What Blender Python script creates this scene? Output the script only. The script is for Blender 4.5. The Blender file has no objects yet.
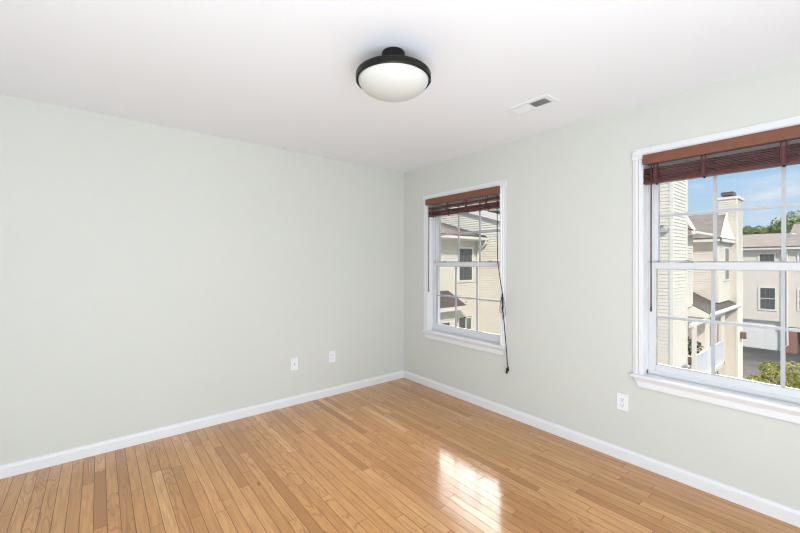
import bpy, math, random
from mathutils import Vector, Matrix
random.seed(7)
S = bpy.context.scene
COL = S.collection

# ------------------------------------------------------------------ camera
cam_d = bpy.data.cameras.new('camera'); cam = bpy.data.objects.new('camera', cam_d); COL.objects.link(cam)
FW = Vector((.628, .778, 0)).normalized()
CAM = Vector((-2.837, -3.440, 1.375))
cam.location = CAM
cam.rotation_euler = (math.radians(90), 0, math.atan2(FW.y, FW.x) - math.pi / 2)
cam_d.sensor_width = 36.0
cam_d.lens = 373.0 / 800 * 36.0
cam_d.shift_y = -4.5 / 800
cam_d.clip_start = .02; cam_d.clip_end = 400
S.camera = cam

# ------------------------------------------------------------------ view
S.view_settings.view_transform = 'Standard'; S.view_settings.look = 'None'
S.view_settings.gamma = 1; S.view_settings.use_curve_mapping = False
S.view_settings.exposure = 0.0
S.cycles.use_denoising = True; S.cycles.filter_width = 1.15; S.cycles.denoising_prefilter = 'ACCURATE'; S.cycles.denoising_input_passes = 'RGB_ALBEDO_NORMAL'
S.cycles.max_bounces = 14; S.cycles.diffuse_bounces = 8; S.cycles.glossy_bounces = 4
S.cycles.transparent_max_bounces = 12; S.cycles.sample_clamp_indirect = 8

# ------------------------------------------------------------------ node helpers
class NT:
    def __init__(s, tree): s.t = tree; s.n = tree.nodes; s.l = tree.links
    def new(s, typ, **kw):
        n = s.n.new(typ)
        for k, v in kw.items(): setattr(n, k, v)
        return n
    def put(s, sock, v):
        if isinstance(v, bpy.types.NodeSocket): s.l.new(v, sock)
        else: sock.default_value = v
    def math(s, op, a, b=None, c=None, clamp=False):
        n = s.new('ShaderNodeMath', operation=op, use_clamp=clamp)
        s.put(n.inputs[0], a)
        if b is not None: s.put(n.inputs[1], b)
        if c is not None: s.put(n.inputs[2], c)
        return n.outputs[0]
    def ramp(s, fac, a, b, lo=0., hi=1.):
        n = s.new('ShaderNodeMapRange', interpolation_type='SMOOTHSTEP')
        s.put(n.inputs[0], fac); s.put(n.inputs[1], a); s.put(n.inputs[2], b); s.put(n.inputs[3], lo); s.put(n.inputs[4], hi)
        return n.outputs[0]
    def mix(s, fac, a, b, mode='MIX'):
        n = s.new('ShaderNodeMix', data_type='RGBA', blend_type=mode)
        s.put(n.inputs[0], fac); s.put(n.inputs[6], a); s.put(n.inputs[7], b)
        return n.outputs[2]
    def noise(s, vec, scale, detail=3, rough=.5):
        n = s.new('ShaderNodeTexNoise'); s.put(n.inputs['Vector'], vec)
        n.inputs['Scale'].default_value = scale; n.inputs['Detail'].default_value = detail; n.inputs['Roughness'].default_value = rough
        return n.outputs[0]
    def sep(s, v):
        n = s.new('ShaderNodeSeparateXYZ'); s.l.new(v, n.inputs[0]); return n.outputs
    def comb(s, x, y, z=0.):
        n = s.new('ShaderNodeCombineXYZ'); s.put(n.inputs[0], x); s.put(n.inputs[1], y); s.put(n.inputs[2], z); return n.outputs[0]

# ------------------------------------------------------------------ world
W = bpy.data.worlds.new('sky'); S.world = W; W.use_nodes = True
w = NT(W.node_tree); w.n.clear()
tc = w.new('ShaderNodeTexCoord'); sx, sy, sz = w.sep(tc.outputs['Generated'])
grad = w.ramp(sz, 0., .30)
blue = w.mix(grad, (.60, .78, .96, 1), (.35, .60, .93, 1))
cv = w.comb(w.math('DIVIDE', sx, w.math('ADD', w.math('ABSOLUTE', sz), .25)), w.math('DIVIDE', sy, w.math('ADD', w.math('ABSOLUTE', sz), .25)), w.math('MULTIPLY', sz, 6.))
cl = w.ramp(w.noise(cv, 1.7, 6, .6), .50, .72)
cloud_col = (.90, .93, .97, 1)
sky = w.mix(w.math('MULTIPLY', cl, .8), blue, cloud_col)
# unseen bright patch added to the sky to light room and floor glare
sky_fill = w.math('MULTIPLY', w.math('MULTIPLY', w.ramp(sz, .34, .44), w.ramp(sx, .05, .40)), w.ramp(sy, -.35, .10, .22, 1.))
SKY_FILL = 15.0
bk = w.mix(sky_fill, sky, (1.0 * SKY_FILL, .985 * SKY_FILL, .97 * SKY_FILL, 1))
bg = w.new('ShaderNodeBackground'); w.l.new(bk, bg.inputs[0]); bg.inputs[1].default_value = 1.0
out = w.new('ShaderNodeOutputWorld'); w.l.new(bg.outputs[0], out.inputs[0])

# ------------------------------------------------------------------ sun and added fill lights
def sun(strength, direction, col=(1, .95, .87)):
    d = bpy.data.lights.new('sun', 'SUN'); d.energy = strength; d.angle = math.radians(3); d.color = col
    o = bpy.data.objects.new('sun', d); COL.objects.link(o)
    o.rotation_euler = Vector(direction).to_track_quat('-Z', 'Y').to_euler(); o.location = (-3, -12, 14)
sun(4.1, (.55, .54, -.64), (1, .94, .845))
def area(name, loc, direction, sx_, sy_, power, col=(1, 1, 1)):
    d = bpy.data.lights.new(name, 'AREA'); d.shape = 'RECTANGLE'; d.size = sx_; d.size_y = sy_; d.energy = power; d.color = col
    o = bpy.data.objects.new(name, d); COL.objects.link(o); o.location = loc
    o.rotation_euler = Vector(direction).to_track_quat('-Z', 'Y').to_euler()
area('rear_fill', (-2.7, -4.5, 1.25), (.10, 1, .12), 2.4, 2.0, 54, (.93, .97, 1))  # unseen fill added behind the camera to brighten the walls
area('upward_fill', (-3.2, -4.2, .32), (.36, .72, .80), 2.0, .9, 92, (.79, .90, 1))  # unseen fill added near the floor, aimed up to brighten the ceiling

# ------------------------------------------------------------------ materials
def mat(name, col, rough=.6, spec=.5, metal=0., bump=None, var=None, coat=0.):
    m = bpy.data.materials.new(name); m.use_nodes = True
    t = NT(m.node_tree); b = t.n['Principled BSDF']
    b.inputs['Base Color'].default_value = (*col, 1); b.inputs['Roughness'].default_value = rough
    b.inputs['Metallic'].default_value = metal; b.inputs['Specular IOR Level'].default_value = spec
    b.inputs['Coat Weight'].default_value = coat
    g = t.new('ShaderNodeNewGeometry').outputs['Position']
    if var:   # (scale, amount)
        n = t.noise(g, var[0], 4, .6)
        f = t.ramp(n, .3, .7)
        c2 = tuple(max(0, c * (1 - var[1])) for c in col)
        t.l.new(t.mix(f, (*col, 1), (*c2, 1)), b.inputs['Base Color'])
    if bump:  # (scale, distance)
        n = t.noise(g, bump[0], 3, .6)
        bn = t.new('ShaderNodeBump'); bn.inputs['Strength'].default_value = .4; bn.inputs['Distance'].default_value = bump[1]
        t.l.new(n, bn.inputs['Height']); t.l.new(bn.outputs[0], b.inputs['Normal'])
    return m
M = dict(
    wall=mat('wall_paint', (.590, .609, .576), .75, .3, bump=(90, .0015), var=(1.3, .012)),
    ceil=mat('ceiling_paint', (.80, .825, .875), .85, .2, bump=(120, .001)),
    trim=mat('white_trim_paint', (.72, .73, .76), .35, .5, var=(6, .015)),
    vinyl=mat('white_window_vinyl', (.61, .625, .65), .4, .45, var=(9, .02)),
    muntin=mat('pale_grey_muntin', (.50, .52, .55), .45, .4, var=(9, .03)),
    black=mat('black_metal', (.008, .0075, .007), .4, .25, var=(30, .2)),
    bowl=mat('frosted_glass', (.60, .62, .60), .55, .5, var=(12, .02)),
    plastic=mat('white_plastic', (.77, .78, .82), .4, .5, var=(20, .02)),
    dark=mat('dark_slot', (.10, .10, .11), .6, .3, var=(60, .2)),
    ventw=mat('vent_white_metal', (.77, .79, .84), .45, .4, var=(20, .03)),
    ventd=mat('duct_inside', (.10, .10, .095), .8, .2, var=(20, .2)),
    valance=mat('red_brown_stained_wood', (.185, .066, .038), .4, .5, var=(22, .15)),
    slat=mat('dark_mahogany_wood', (.10, .028, .028), .33, .5, var=(25, .25)),
    cord=mat('brown_cord', (.05, .032, .030), .8, .2, var=(50, .3)),
    wand=mat('wand_wood', (.11, .035, .03), .4, .5, var=(40, .2)),
    side=mat('cream_vinyl_siding', (.72, .672, .585), .6, .3, var=(2.2, .05)),
    sidep=mat('pale_cream_siding', (.72, .655, .585), .6, .3, var=(2.0, .05)),
    etrim=mat('exterior_white_trim', (.75, .725, .665), .5, .4, var=(3, .05)),
    eglass=mat('dark_window_glass', (.075, .085, .09), .15, .6, var=(5, .4)),
    eglassg=mat('green_tinted_glass', (.16, .20, .17), .15, .6, var=(5, .4)),
    screen=mat('window_grille_grey', (.15, .16, .16), .6, .3, var=(8, .2)),
    brick=None, roof=None, roofd=None,
    garage=mat('garage_door_paint', (.76, .75, .74), .5, .4, var=(2, .05)),
    asphalt=mat('asphalt', (.105, .098, .098), .9, .2, var=(.8, .35), bump=(25, .01)),
    grass=mat('lawn', (.13, .19, .05), .9, .2, var=(3, .4)),
    bark=mat('bark', (.10, .07, .05), .9, .2, var=(12, .4)),
    leaf_y=mat('yellow_green_leaves', (.38, .40, .075), .55, .4, var=(3.0, .55)),
    leaf_g=mat('green_leaves', (.20, .26, .085), .6, .4, var=(.5, .5)),
    leaf_d=mat('dark_green_leaves', (.05, .08, .03), .6, .4, var=(4, .5)),
    metalg=mat('grey_metal', (.30, .31, .31), .45, .5, metal=.3, var=(20, .2)),
    metall=mat('light_grey_metal', (.52, .52, .50), .45, .5, metal=.2, var=(20, .2)),
    bronze=mat('brown_metal', (.17, .13, .10), .5, .5, metal=.2, var=(20, .2)),
    rail=mat('railing_white', (.66, .68, .73), .5, .4, var=(5, .05)),
    outer=mat('outer_house_skin', (.55, .52, .46), .8, .2, var=(2, .05)),
)
def roofmat(name, c1, c2, c3):
    m = bpy.data.materials.new(name); m.use_nodes = True; t = NT(m.node_tree); b = t.n['Principled BSDF']
    g = t.new('ShaderNodeNewGeometry').outputs['Position']; x, y, z = t.sep(g)
    row = t.math('FLOOR', t.math('DIVIDE', z, .045))
    a = t.math('ADD', x, y)
    colm = t.math('FLOOR', t.math('DIVIDE', t.math('ADD', a, t.math('MULTIPLY', row, .37)), .22))
    wn = t.new('ShaderNodeTexWhiteNoise', noise_dimensions='2D'); t.l.new(t.comb(row, colm), wn.inputs[0])
    c = t.mix(wn.outputs[0], (*c1, 1), (*c2, 1))
    n = t.ramp(t.noise(g, 6, 4, .6), .35, .7)
    t.l.new(t.mix(t.math('MULTIPLY', n, .5), c, (*c3, 1)), b.inputs['Base Color']); b.inputs['Roughness'].default_value = .92
    b.inputs['Specular IOR Level'].default_value = .2
    bn = t.new('ShaderNodeBump'); bn.inputs['Distance'].default_value = .02; t.l.new(t.math('FRACT', t.math('DIVIDE', z, .045)), bn.inputs['Height']); t.l.new(bn.outputs[0], b.inputs['Normal'])
    return m
M['roof'] = roofmat('brown_shingles', (.145, .120, .105), (.215, .182, .162), (.12, .10, .088))
M['roofd'] = roofmat('dark_brown_shingles', (.095, .078, .068), (.15, .122, .106), (.08, .066, .058))
def brickmat():
    m = bpy.data.materials.new('red_brick'); m.use_nodes = True; t = NT(m.node_tree); b = t.n['Principled BSDF']
    g = t.new('ShaderNodeNewGeometry').outputs['Position']; x, y, z = t.sep(g)
    bt = t.new('ShaderNodeTexBrick'); t.l.new(t.comb(t.math('ADD', x, y), z), bt.inputs['Vector'])
    bt.inputs['Scale'].default_value = 4.5; bt.inputs['Color1'].default_value = (.30, .10, .07, 1); bt.inputs['Color2'].default_value = (.20, .07, .05, 1)
    bt.inputs['Mortar'].default_value = (.42, .36, .32, 1); bt.inputs['Mortar Size'].default_value = .02
    t.l.new(bt.outputs[0], b.inputs['Base Color']); b.inputs['Roughness'].default_value = .9
    return m
M['brick'] = brickmat()
def glassmat():
    m = bpy.data.materials.new('clear_window_glass'); m.use_nodes = True; t = NT(m.node_tree); t.n.clear()
    tr = t.new('ShaderNodeBsdfTransparent'); tr.inputs[0].default_value = (.985, .985, .98, 1)
    gl = t.new('ShaderNodeBsdfGlossy'); gl.inputs['Roughness'].default_value = .02
    lw = t.new('ShaderNodeFresnel'); lw.inputs[0].default_value = 1.25
    mx = t.new('ShaderNodeMixShader'); t.l.new(lw.outputs[0], mx.inputs[0]); t.l.new(tr.outputs[0], mx.inputs[1]); t.l.new(gl.outputs[0], mx.inputs[2])
    o = t.new('ShaderNodeOutputMaterial'); t.l.new(mx.outputs[0], o.inputs[0]); return m
M['glass'] = glassmat()
PW = .0572
def floormat():
    m = bpy.data.materials.new('oak_strip_floor'); m.use_nodes = True; t = NT(m.node_tree); b = t.n['Principled BSDF']
    g = t.new('ShaderNodeNewGeometry').outputs['Position']; x, y, z = t.sep(g)
    xs = t.math('DIVIDE', x, PW); row = t.math('FLOOR', xs); fx = t.math('FRACT', xs)
    wr = t.new('ShaderNodeTexWhiteNoise', noise_dimensions='1D'); t.l.new(row, wr.inputs['W'])
    wr2 = t.new('ShaderNodeTexWhiteNoise', noise_dimensions='1D'); t.l.new(t.math('ADD', row, 57.3), wr2.inputs['W'])
    L = t.math('ADD', .62, t.math('MULTIPLY', wr2.outputs[0], .85))
    ys = t.math('DIVIDE', t.math('ADD', y, t.math('MULTIPLY', wr.outputs[0], 9.)), L)
    # let board ends wander so lengths differ inside a row too
    colm = t.math('FLOOR', ys); fy = t.math('FRACT', ys)
    wn = t.new('ShaderNodeTexWhiteNoise', noise_dimensions='2D'); t.l.new(t.comb(row, colm), wn.inputs[0])
    wn2 = t.new('ShaderNodeTexWhiteNoise', noise_dimensions='2D'); t.l.new(t.comb(t.math('ADD', row, 31.), t.math('ADD', colm, 11.)), wn2.inputs[0])
    cr = t.new('ShaderNodeValToRGB'); t.l.new(wn.outputs[0], cr.inputs[0]); e = cr.color_ramp.elements
    stops = [(0, (.37, .160, .045)), (.08, (.46, .212, .066)), (.3, (.55, .272, .090)), (.65, (.605, .310, .110)), (.92, (.65, .350, .136)), (1, (.71, .415, .175))]
    e[0].position = 0; e[0].color = (*stops[0][1], 1); e[1].position = 1; e[1].color = (*stops[-1][1], 1)
    for p, c in stops[1:-1]: k = e.new(p); k.color = (*c, 1)
    # grain, drawn out along the board, shifted per board
    off = t.math('MULTIPLY', wn2.outputs[0], 40.)
    gv = t.comb(t.math('ADD', t.math('MULTIPLY', x, 42.), off), t.math('ADD', t.math('MULTIPLY', y, 2.6), off), 0.)
    gn = t.ramp(t.noise(gv, 1.6, 6, .65), .34, .70)
    gv2 = t.comb(t.math('ADD', t.math('MULTIPLY', x, 210.), off), t.math('MULTIPLY', y, 7.), 0.)
    gn2 = t.ramp(t.noise(gv2, 1.3, 3, .6), .35, .7)
    c = t.mix(t.math('MULTIPLY', gn, .62), cr.outputs[0], (.36, .165, .048, 1))
    c = t.mix(t.math('MULTIPLY', gn2, .16), c, (.30, .13, .04, 1))
    # cathedral figure: warped rings on some boards, and a few knots
    wvv = t.comb(t.math('ADD', t.math('MULTIPLY', x, 11.), off), t.math('ADD', t.math('MULTIPLY', y, 1.6), off), 0.)
    wt = t.new('ShaderNodeTexNoise'); t.l.new(wvv, wt.inputs['Vector']); wt.inputs['Scale'].default_value = 1.0; wt.inputs['Detail'].default_value = 1.5
    rings = t.math('ABSOLUTE', t.math('SINE', t.math('MULTIPLY', wt.outputs[0], 44.)))
    ringm = t.math('MULTIPLY', t.ramp(rings, .0, .6, 1., 0.), t.ramp(wn2.outputs[0], .40, .60))
    c = t.mix(t.math('MULTIPLY', ringm, .55), c, (.30, .125, .04, 1))
    kv = t.new('ShaderNodeTexVoronoi'); t.l.new(t.comb(t.math('MULTIPLY', x, 5.), t.math('MULTIPLY', y, 2.2)), kv.inputs['Vector']); kv.inputs['Scale'].default_value = 1.0
    c = t.mix(t.math('MULTIPLY', t.ramp(kv.outputs['Distance'], .03, .075, 1., 0.), .65), c, (.20, .075, .025, 1))
    gx = t.math('MINIMUM', fx, t.math('SUBTRACT', 1., fx)); gy = t.math('MULTIPLY', t.math('MINIMUM', fy, t.math('SUBTRACT', 1., fy)), t.math('DIVIDE', L, PW))
    gap = t.ramp(t.math('MINIMUM', gx, gy), .010, .036, 1., 0.)
    c = t.mix(t.math('MULTIPLY', gap, .9), c, (.10, .04, .015, 1))
    t.l.new(c, b.inputs['Base Color'])
    b.inputs['Roughness'].default_value = .4; b.inputs['Specular IOR Level'].default_value = .15
    t.l.new(t.math('SUBTRACT', 1., t.math('MULTIPLY', gap, .9)), b.inputs['Coat Weight']); b.inputs['Coat Roughness'].default_value = .12; b.inputs['Coat IOR'].default_value = 1.5
    bn = t.new('ShaderNodeBump'); bn.inputs['Strength'].default_value = .5; bn.inputs['Distance'].default_value = .0012
    wav = t.math('MULTIPLY', t.noise(t.comb(t.math('MULTIPLY', x, 1.), t.math('MULTIPLY', y, 1.)), 3.0, 2, .5), .8)
    h = t.math('SUBTRACT', wav, gap); t.l.new(h, bn.inputs['Height'])
    t.l.new(bn.outputs[0], b.inputs['Normal']); t.l.new(bn.outputs[0], b.inputs['Coat Normal'])
    return m
M['floor'] = floormat()

# ------------------------------------------------------------------ mesh builder
ORG = {}
class MB:
    def __init__(s): s.v = []; s.f = []
    def add(s, vs, fs):
        k = len(s.v); s.v += [tuple(p) for p in vs]; s.f += [tuple(i + k for i in f) for f in fs]; return s
    def box(s, x0, x1, y0, y1, z0, z1):
        x0, x1 = sorted((x0, x1)); y0, y1 = sorted((y0, y1)); z0, z1 = sorted((z0, z1))
        return s.add([(x0, y0, z0), (x1, y0, z0), (x1, y1, z0), (x0, y1, z0), (x0, y0, z1), (x1, y0, z1), (x1, y1, z1), (x0, y1, z1)],
                     [(0, 3, 2, 1), (4, 5, 6, 7), (0, 1, 5, 4), (1, 2, 6, 5), (2, 3, 7, 6), (3, 0, 4, 7)])
    def prism(s, prof, p0, p1, ext):
        """prof: list of (a,b); extruded along axis ext ('x','y','z') from p0 to p1; a,b fill the other two axes in xyz order."""
        def mk(a, b, c): return {'x': (c, a, b), 'y': (a, c, b), 'z': (a, b, c)}[ext]
        n = len(prof)
        vs = [mk(a, b, p0) for a, b in prof] + [mk(a, b, p1) for a, b in prof]
        fs = [tuple(range(n)), tuple(range(2 * n - 1, n - 1, -1))] + [(i, (i + 1) % n, n + (i + 1) % n, n + i) for i in range(n)]
        return s.add(vs, fs)
    def hexa(s, a, b):
        """two quads a, b joined"""
        return s.add(list(a) + list(b), [(0, 3, 2, 1), (4, 5, 6, 7)] + [(i, (i + 1) % 4, 4 + (i + 1) % 4, 4 + i) for i in range(4)])
    def tube(s, pts, r, n=8, r1=None):
        pts = [Vector(p) for p in pts]; rings = []
        for i, p in enumerate(pts):
            d = (pts[min(i + 1, len(pts) - 1)] - pts[max(i - 1, 0)]).normalized()
            a = Vector((0, 0, 1)) if abs(d.z) < .9 else Vector((1, 0, 0))
            u = d.cross(a).normalized(); v = d.cross(u).normalized()
            rr = r if r1 is None else r + (r1 - r) * i / (len(pts) - 1)
            rings.append([p + u * rr * math.cos(2 * math.pi * k / n) + v * rr * math.sin(2 * math.pi * k / n) for k in range(n)])
        vs = [q for rg in rings for q in rg]; fs = []
        for i in range(len(pts) - 1):
            for k in range(n):
                fs.append((i * n + k, i * n + (k + 1) % n, (i + 1) * n + (k + 1) % n, (i + 1) * n + k))
        fs.append(tuple(range(n - 1, -1, -1))); fs.append(tuple((len(pts) - 1) * n + k for k in range(n)))
        return s.add(vs, fs)
    def lathe(s, prof, c, n=48, axis='z'):
        vs = []; fs = []
        def pt(r, h, a):
            if axis == 'z': return (c[0] + r * math.cos(a), c[1] + r * math.sin(a), c[2] + h)
            if axis == 'x': return (c[0] + h, c[1] + r * math.cos(a), c[2] + r * math.sin(a))
            return (c[0] + r * math.cos(a), c[1] + h, c[2] + r * math.sin(a))
        for r, h in prof: vs += [pt(max(r, 1e-5), h, 2 * math.pi * k / n) for k in range(n)]
        for i in range(len(prof) - 1):
            for k in range(n): fs.append((i * n + k, i * n + (k + 1) % n, (i + 1) * n + (k + 1) % n, (i + 1) * n + k))
        return s.add(vs, fs)
    def build(s, name, m, parent=None, smooth=False, bevel=0):
        o0 = Vector(ORG.get(parent.name, (0, 0, 0))) if parent else Vector((0, 0, 0))
        me = bpy.data.meshes.new(name); me.from_pydata([tuple(Vector(p) - o0) for p in s.v], [], s.f)
        import bmesh
        bm = bmesh.new(); bm.from_mesh(me); bmesh.ops.recalc_face_normals(bm, faces=bm.faces); bm.to_mesh(me); bm.free()
        me.materials.append(M[m]); o = bpy.data.objects.new(name, me); COL.objects.link(o)
        if parent: o.parent = parent
        ORG[o.name] = tuple(o0)
        if smooth:
            for p in me.polygons: p.use_smooth = True
        if bevel:
            b = o.modifiers.new('bevel', 'BEVEL'); b.width = bevel; b.segments = 2; b.limit_method = 'ANGLE'
        return o
def tag(o, label=None, cat=None, group=None, kind=None):
    if label: o['label'] = label
    if cat: o['category'] = cat
    if group: o['group'] = group
    if kind: o['kind'] = kind
    return o
def thing(name, loc, label=None, cat=None, group=None, kind=None):
    o = bpy.data.objects.new(name, None); COL.objects.link(o); o.location = loc; o.empty_display_size = .1
    ORG[o.name] = tuple(loc); return tag(o, label, cat, group, kind)
def struct(mb, name, m, label=None, cat=None, **k): return tag(mb.build(name, m, **k), label, cat, None, 'structure')

# ------------------------------------------------------------------ room shell
RX, RY, H, TW = -4.3, -4.7, 2.44, .145       # back-left corner, height, wall thickness
struct(MB().box(RX, 0, RY, 0, -.05, 0), 'floor', 'floor', 'honey oak strip floor, glossy, running away from the window wall corner', 'floor')
struct(MB().box(RX - TW, TW, RY - TW, TW, H, H + .2), 'ceiling', 'ceil', 'flat white ceiling', 'ceiling')
struct(MB().box(RX - TW, TW, 0, TW, -.05, H), 'wall_left', 'wall', 'plain pale sage wall on the left, without windows', 'wall')
WIN = [(-1.385, -.428), (-3.520, -2.518)]    # clear openings in y
WZ0, WZ1 = .60, 2.045
mb = MB()
ys = [RY] + [v for a in sorted(WIN) for v in a] + [0]
for i in range(0, len(ys), 2): mb.box(0, TW, ys[i], ys[i + 1], -.05, H)
for a, b in WIN: mb.box(0, TW, a, b, -.05, WZ0); mb.box(0, TW, a, b, WZ1 + (.022 if a < -2 else 0), H)
struct(mb, 'wall_right', 'wall', 'pale sage wall on the right holding the two windows', 'wall')
struct(MB().box(RX - TW, RX, RY, 0, -.05, H), 'wall_west', 'wall', 'plain wall behind the camera on the left', 'wall')
struct(MB().box(RX - TW, TW, RY - TW, RY, -.05, H), 'wall_back', 'wall', 'plain wall behind the camera', 'wall')
bp = [(0, 0), (.014, 0), (.014, .062), (.011, .070), (.006, .078), (.006, .084), (0, .084)]
struct(MB().prism([(-a, b) for a, b in bp], RY, 0, 'y'), 'baseboard_right', 'trim', 'white baseboard under the windows', 'baseboard')
struct(MB().prism([(-a, b) for a, b in bp], RX, -.0145, 'x'), 'baseboard_left', 'trim', 'white baseboard along the blank wall', 'baseboard')
struct(MB().prism([(RX + a, b) for a, b in bp], RY, -.0145, 'y'), 'baseboard_west', 'trim')
struct(MB().prism([(RY + a, b) for a, b in bp], RX + .015, -.0145, 'x'), 'baseboard_back', 'trim')

# ------------------------------------------------------------------ windows
def window(idx, y0, y1, label, ear, hd, nl=3):
    """y0 > y1 : left and right edge of the opening as seen from the room"""
    t = thing('window_%d' % idx, (0, (y0 + y1) / 2, WZ0), label, 'window', None, 'structure')
    yl, yr = y0, y1
    cw, cr_ = (.068, .050) if idx == 1 else (.055, .055)
    # casing with a stepped profile (x negative = into the room)
    prof = [(0, 0), (-.020, 0), (-.020, .018), (-.014, .026), (-.014, .042), (-.011, .048), (-.011, cw), (0, cw)]
    MB().prism([(x, yl + w_) for x, w_ in prof], .60, 2.0398 + hd, 'z').build('side_casing', 'trim', t)
    MB().prism([(x, yr - w_ * cr_ / cw) for x, w_ in prof], .60, 2.0398 + hd, 'z').build('side_casing', 'trim', t)
    MB().prism([(x, 2.04 + hd + w_ * (1.08 if idx == 1 else 1.3)) for x, w_ in prof], yr - cr_ - ear, yl + cw + ear, 'y').build('head_casing', 'trim', t)
    for yy in (yl + cw - .010, yr - cr_ + .010):
        MB().lathe([(0, -.0122), (.0035, -.0122), (.0035, -.010)], (0, yy, 2.099 + hd), 10, 'x').build('screw', 'dark', t)
    # jamb liner
    MB().box(-.010, TW, yl - .004, yl + .012, .60, 2.05 + hd).build('jamb', 'trim', t)
    MB().box(-.010, TW, yr - .012, yr + .004, .60, 2.05 + hd).build('jamb', 'trim', t)
    MB().box(-.010, TW, yr, yl, 2.034 + hd, 2.05 + hd).build('head_jamb', 'trim', t)
    # stool and apron
    MB().box(-.040, .056, yr - cr_ - .002, yl + cw + (-.008 if idx == 1 else .010), .600, .620).build('stool', 'trim', t, bevel=.005)
    a0, a1 = yl + cw - .010, yr - cr_ + .006
    MB().hexa([(-.018, a0, .600), (-.018, a1, .600), (-.018, a1 + .020, .538), (-.018, a0 - .020, .538)],
              [(0, a0, .600), (0, a1, .600), (0, a1 + .020, .538), (0, a0 - .020, .538)]).build('apron', 'trim', t)
    MB().hexa([(-.030, a0, .600), (-.030, a1, .600), (-.018, a1, .575), (-.018, a0, .575)],
              [(-.017, a0, .600), (-.017, a1, .600), (-.017, a1, .575), (-.017, a0, .575)]).build('apron_moulding', 'trim', t)
    # vinyl master frame
    F = MB(); fd0, fd1 = .058, .150
    F.box(fd0 + .03, fd1, yl - .004, yl - .030, .625, 2.034 + hd); F.box(fd0 + .03, fd1, yr + .004, yr + .030, .625, 2.034 + hd)
    F.box(fd0, fd0 + .012, yl - .004, yl - .012, .625, 2.034 + hd); F.box(fd0, fd0 + .012, yr + .004, yr + .012, .625, 2.034 + hd)
    F.box(fd0 + .005, fd1, yr + .004, yl - .004, 2.008 + hd, 2.034 + hd)
    F.box(fd0, fd1 + .02, yr + .004, yl - .004, .6205, .645)
    F.box(.095, .100, yl - .004, yl - .018, .645, 2.008 + hd); F.box(.095, .100, yr + .004, yr + .018, .645, 2.008 + hd)
    F.build('frame', 'vinyl', t)
    def sash(nm, x0, x1, z0, z1, zb, zt, st, ins):
        a, b = yl - ins, yr + ins
        s_ = MB()
        s_.box(x0, x1, a, a - st, z0, z1); s_.box(x0, x1, b, b + st, z0, z1)
        s_.box(x0, x1, a - st, b + st, z0, z0 + zb); s_.box(x0, x1, a - st, b + st, z1 - zt, z1)
        o = s_.build(nm, 'vinyl', t, bevel=.0025)
        g0, g1, h0, h1 = a - st, b + st, z0 + zb, z1 - zt; xm = (x0 + x1) / 2
        q = MB(); sl = .0045   # glazing bead
        q.box(x0 + .006, x1 - .004, g0, g0 - sl, h0, h1); q.box(x0 + .006, x1 - .004, g1, g1 + sl, h0, h1)
        q.box(x0 + .006, x1 - .004, g0, g1, h0, h0 + sl); q.box(x0 + .006, x1 - .004, g0, g1, h1 - sl, h1)
        q.build('glazing_bead', 'metall', o)
        MB().box(xm - .008, xm - .005, g0, g1, h0, h1).build('glass_pane', 'glass', o)
        MB().box(xm + .005, xm + .008, g0, g1, h0, h1).build('glass_pane', 'glass', o)
        mt = MB()
        for k in range(1, nl):
            yy = g0 + (g1 - g0) * k / nl; mt.box(xm - .004, xm + .004, yy - .009, yy + .009, h0, h1)
        hm = (h0 + h1) / 2; mt.box(xm - .0038, xm + .0038, g0, g1, hm - .009, hm + .009)
        mt.build('muntin_grille', 'muntin', o)
        return o
    low = sash('lower_sash', .060, .092, .645, 1.371, .044, .042, .042, .012)
    sash('upper_sash', .102, .134, 1.340, 2.008 + hd, .034, .030, .034, .022)
    L_ = yl - yr
    for fr in (.17, .80) if idx == 1 else (.22, .78):
        yy = yl - L_ * fr
        k = MB().box(.062, .090, yy - .030, yy + .030, 1.371, 1.378)
        k.lathe([(0, 0), (.011, 0), (.011, .006), (0, .006)], (.076, yy, 1.380), 14)
        k.hexa([(.070, yy, 1.383), (.082, yy, 1.383), (.078, yy - .032, 1.386), (.074, yy - .032, 1.386)],
               [(.070, yy, 1.389), (.082, yy, 1.389), (.078, yy - .032, 1.390), (.074, yy - .032, 1.390)])
        k.build('sash_lock', 'metalg', low)
    # exterior casing round the opening
    E_ = MB(); E_.box(TW, TW + .02, yl + .03, yl + .12, .56, 2.17); E_.box(TW, TW + .02, yr - .12, yr - .03, .56, 2.17)
    E_.box(TW, TW + .02, yr - .03, yl + .03, 2.08, 2.17); E_.box(TW, TW + .04, yr - .09, yl + .09, .54, .60)
    E_.build('exterior_casing', 'etrim', t)
    return t
window(1, -.428, -1.385, 'small white double-hung window nearer the room corner', .010, 0)
window(2, -2.518, -3.520, 'white double-hung window cut by the right edge of the photo', .004, .022)

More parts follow.
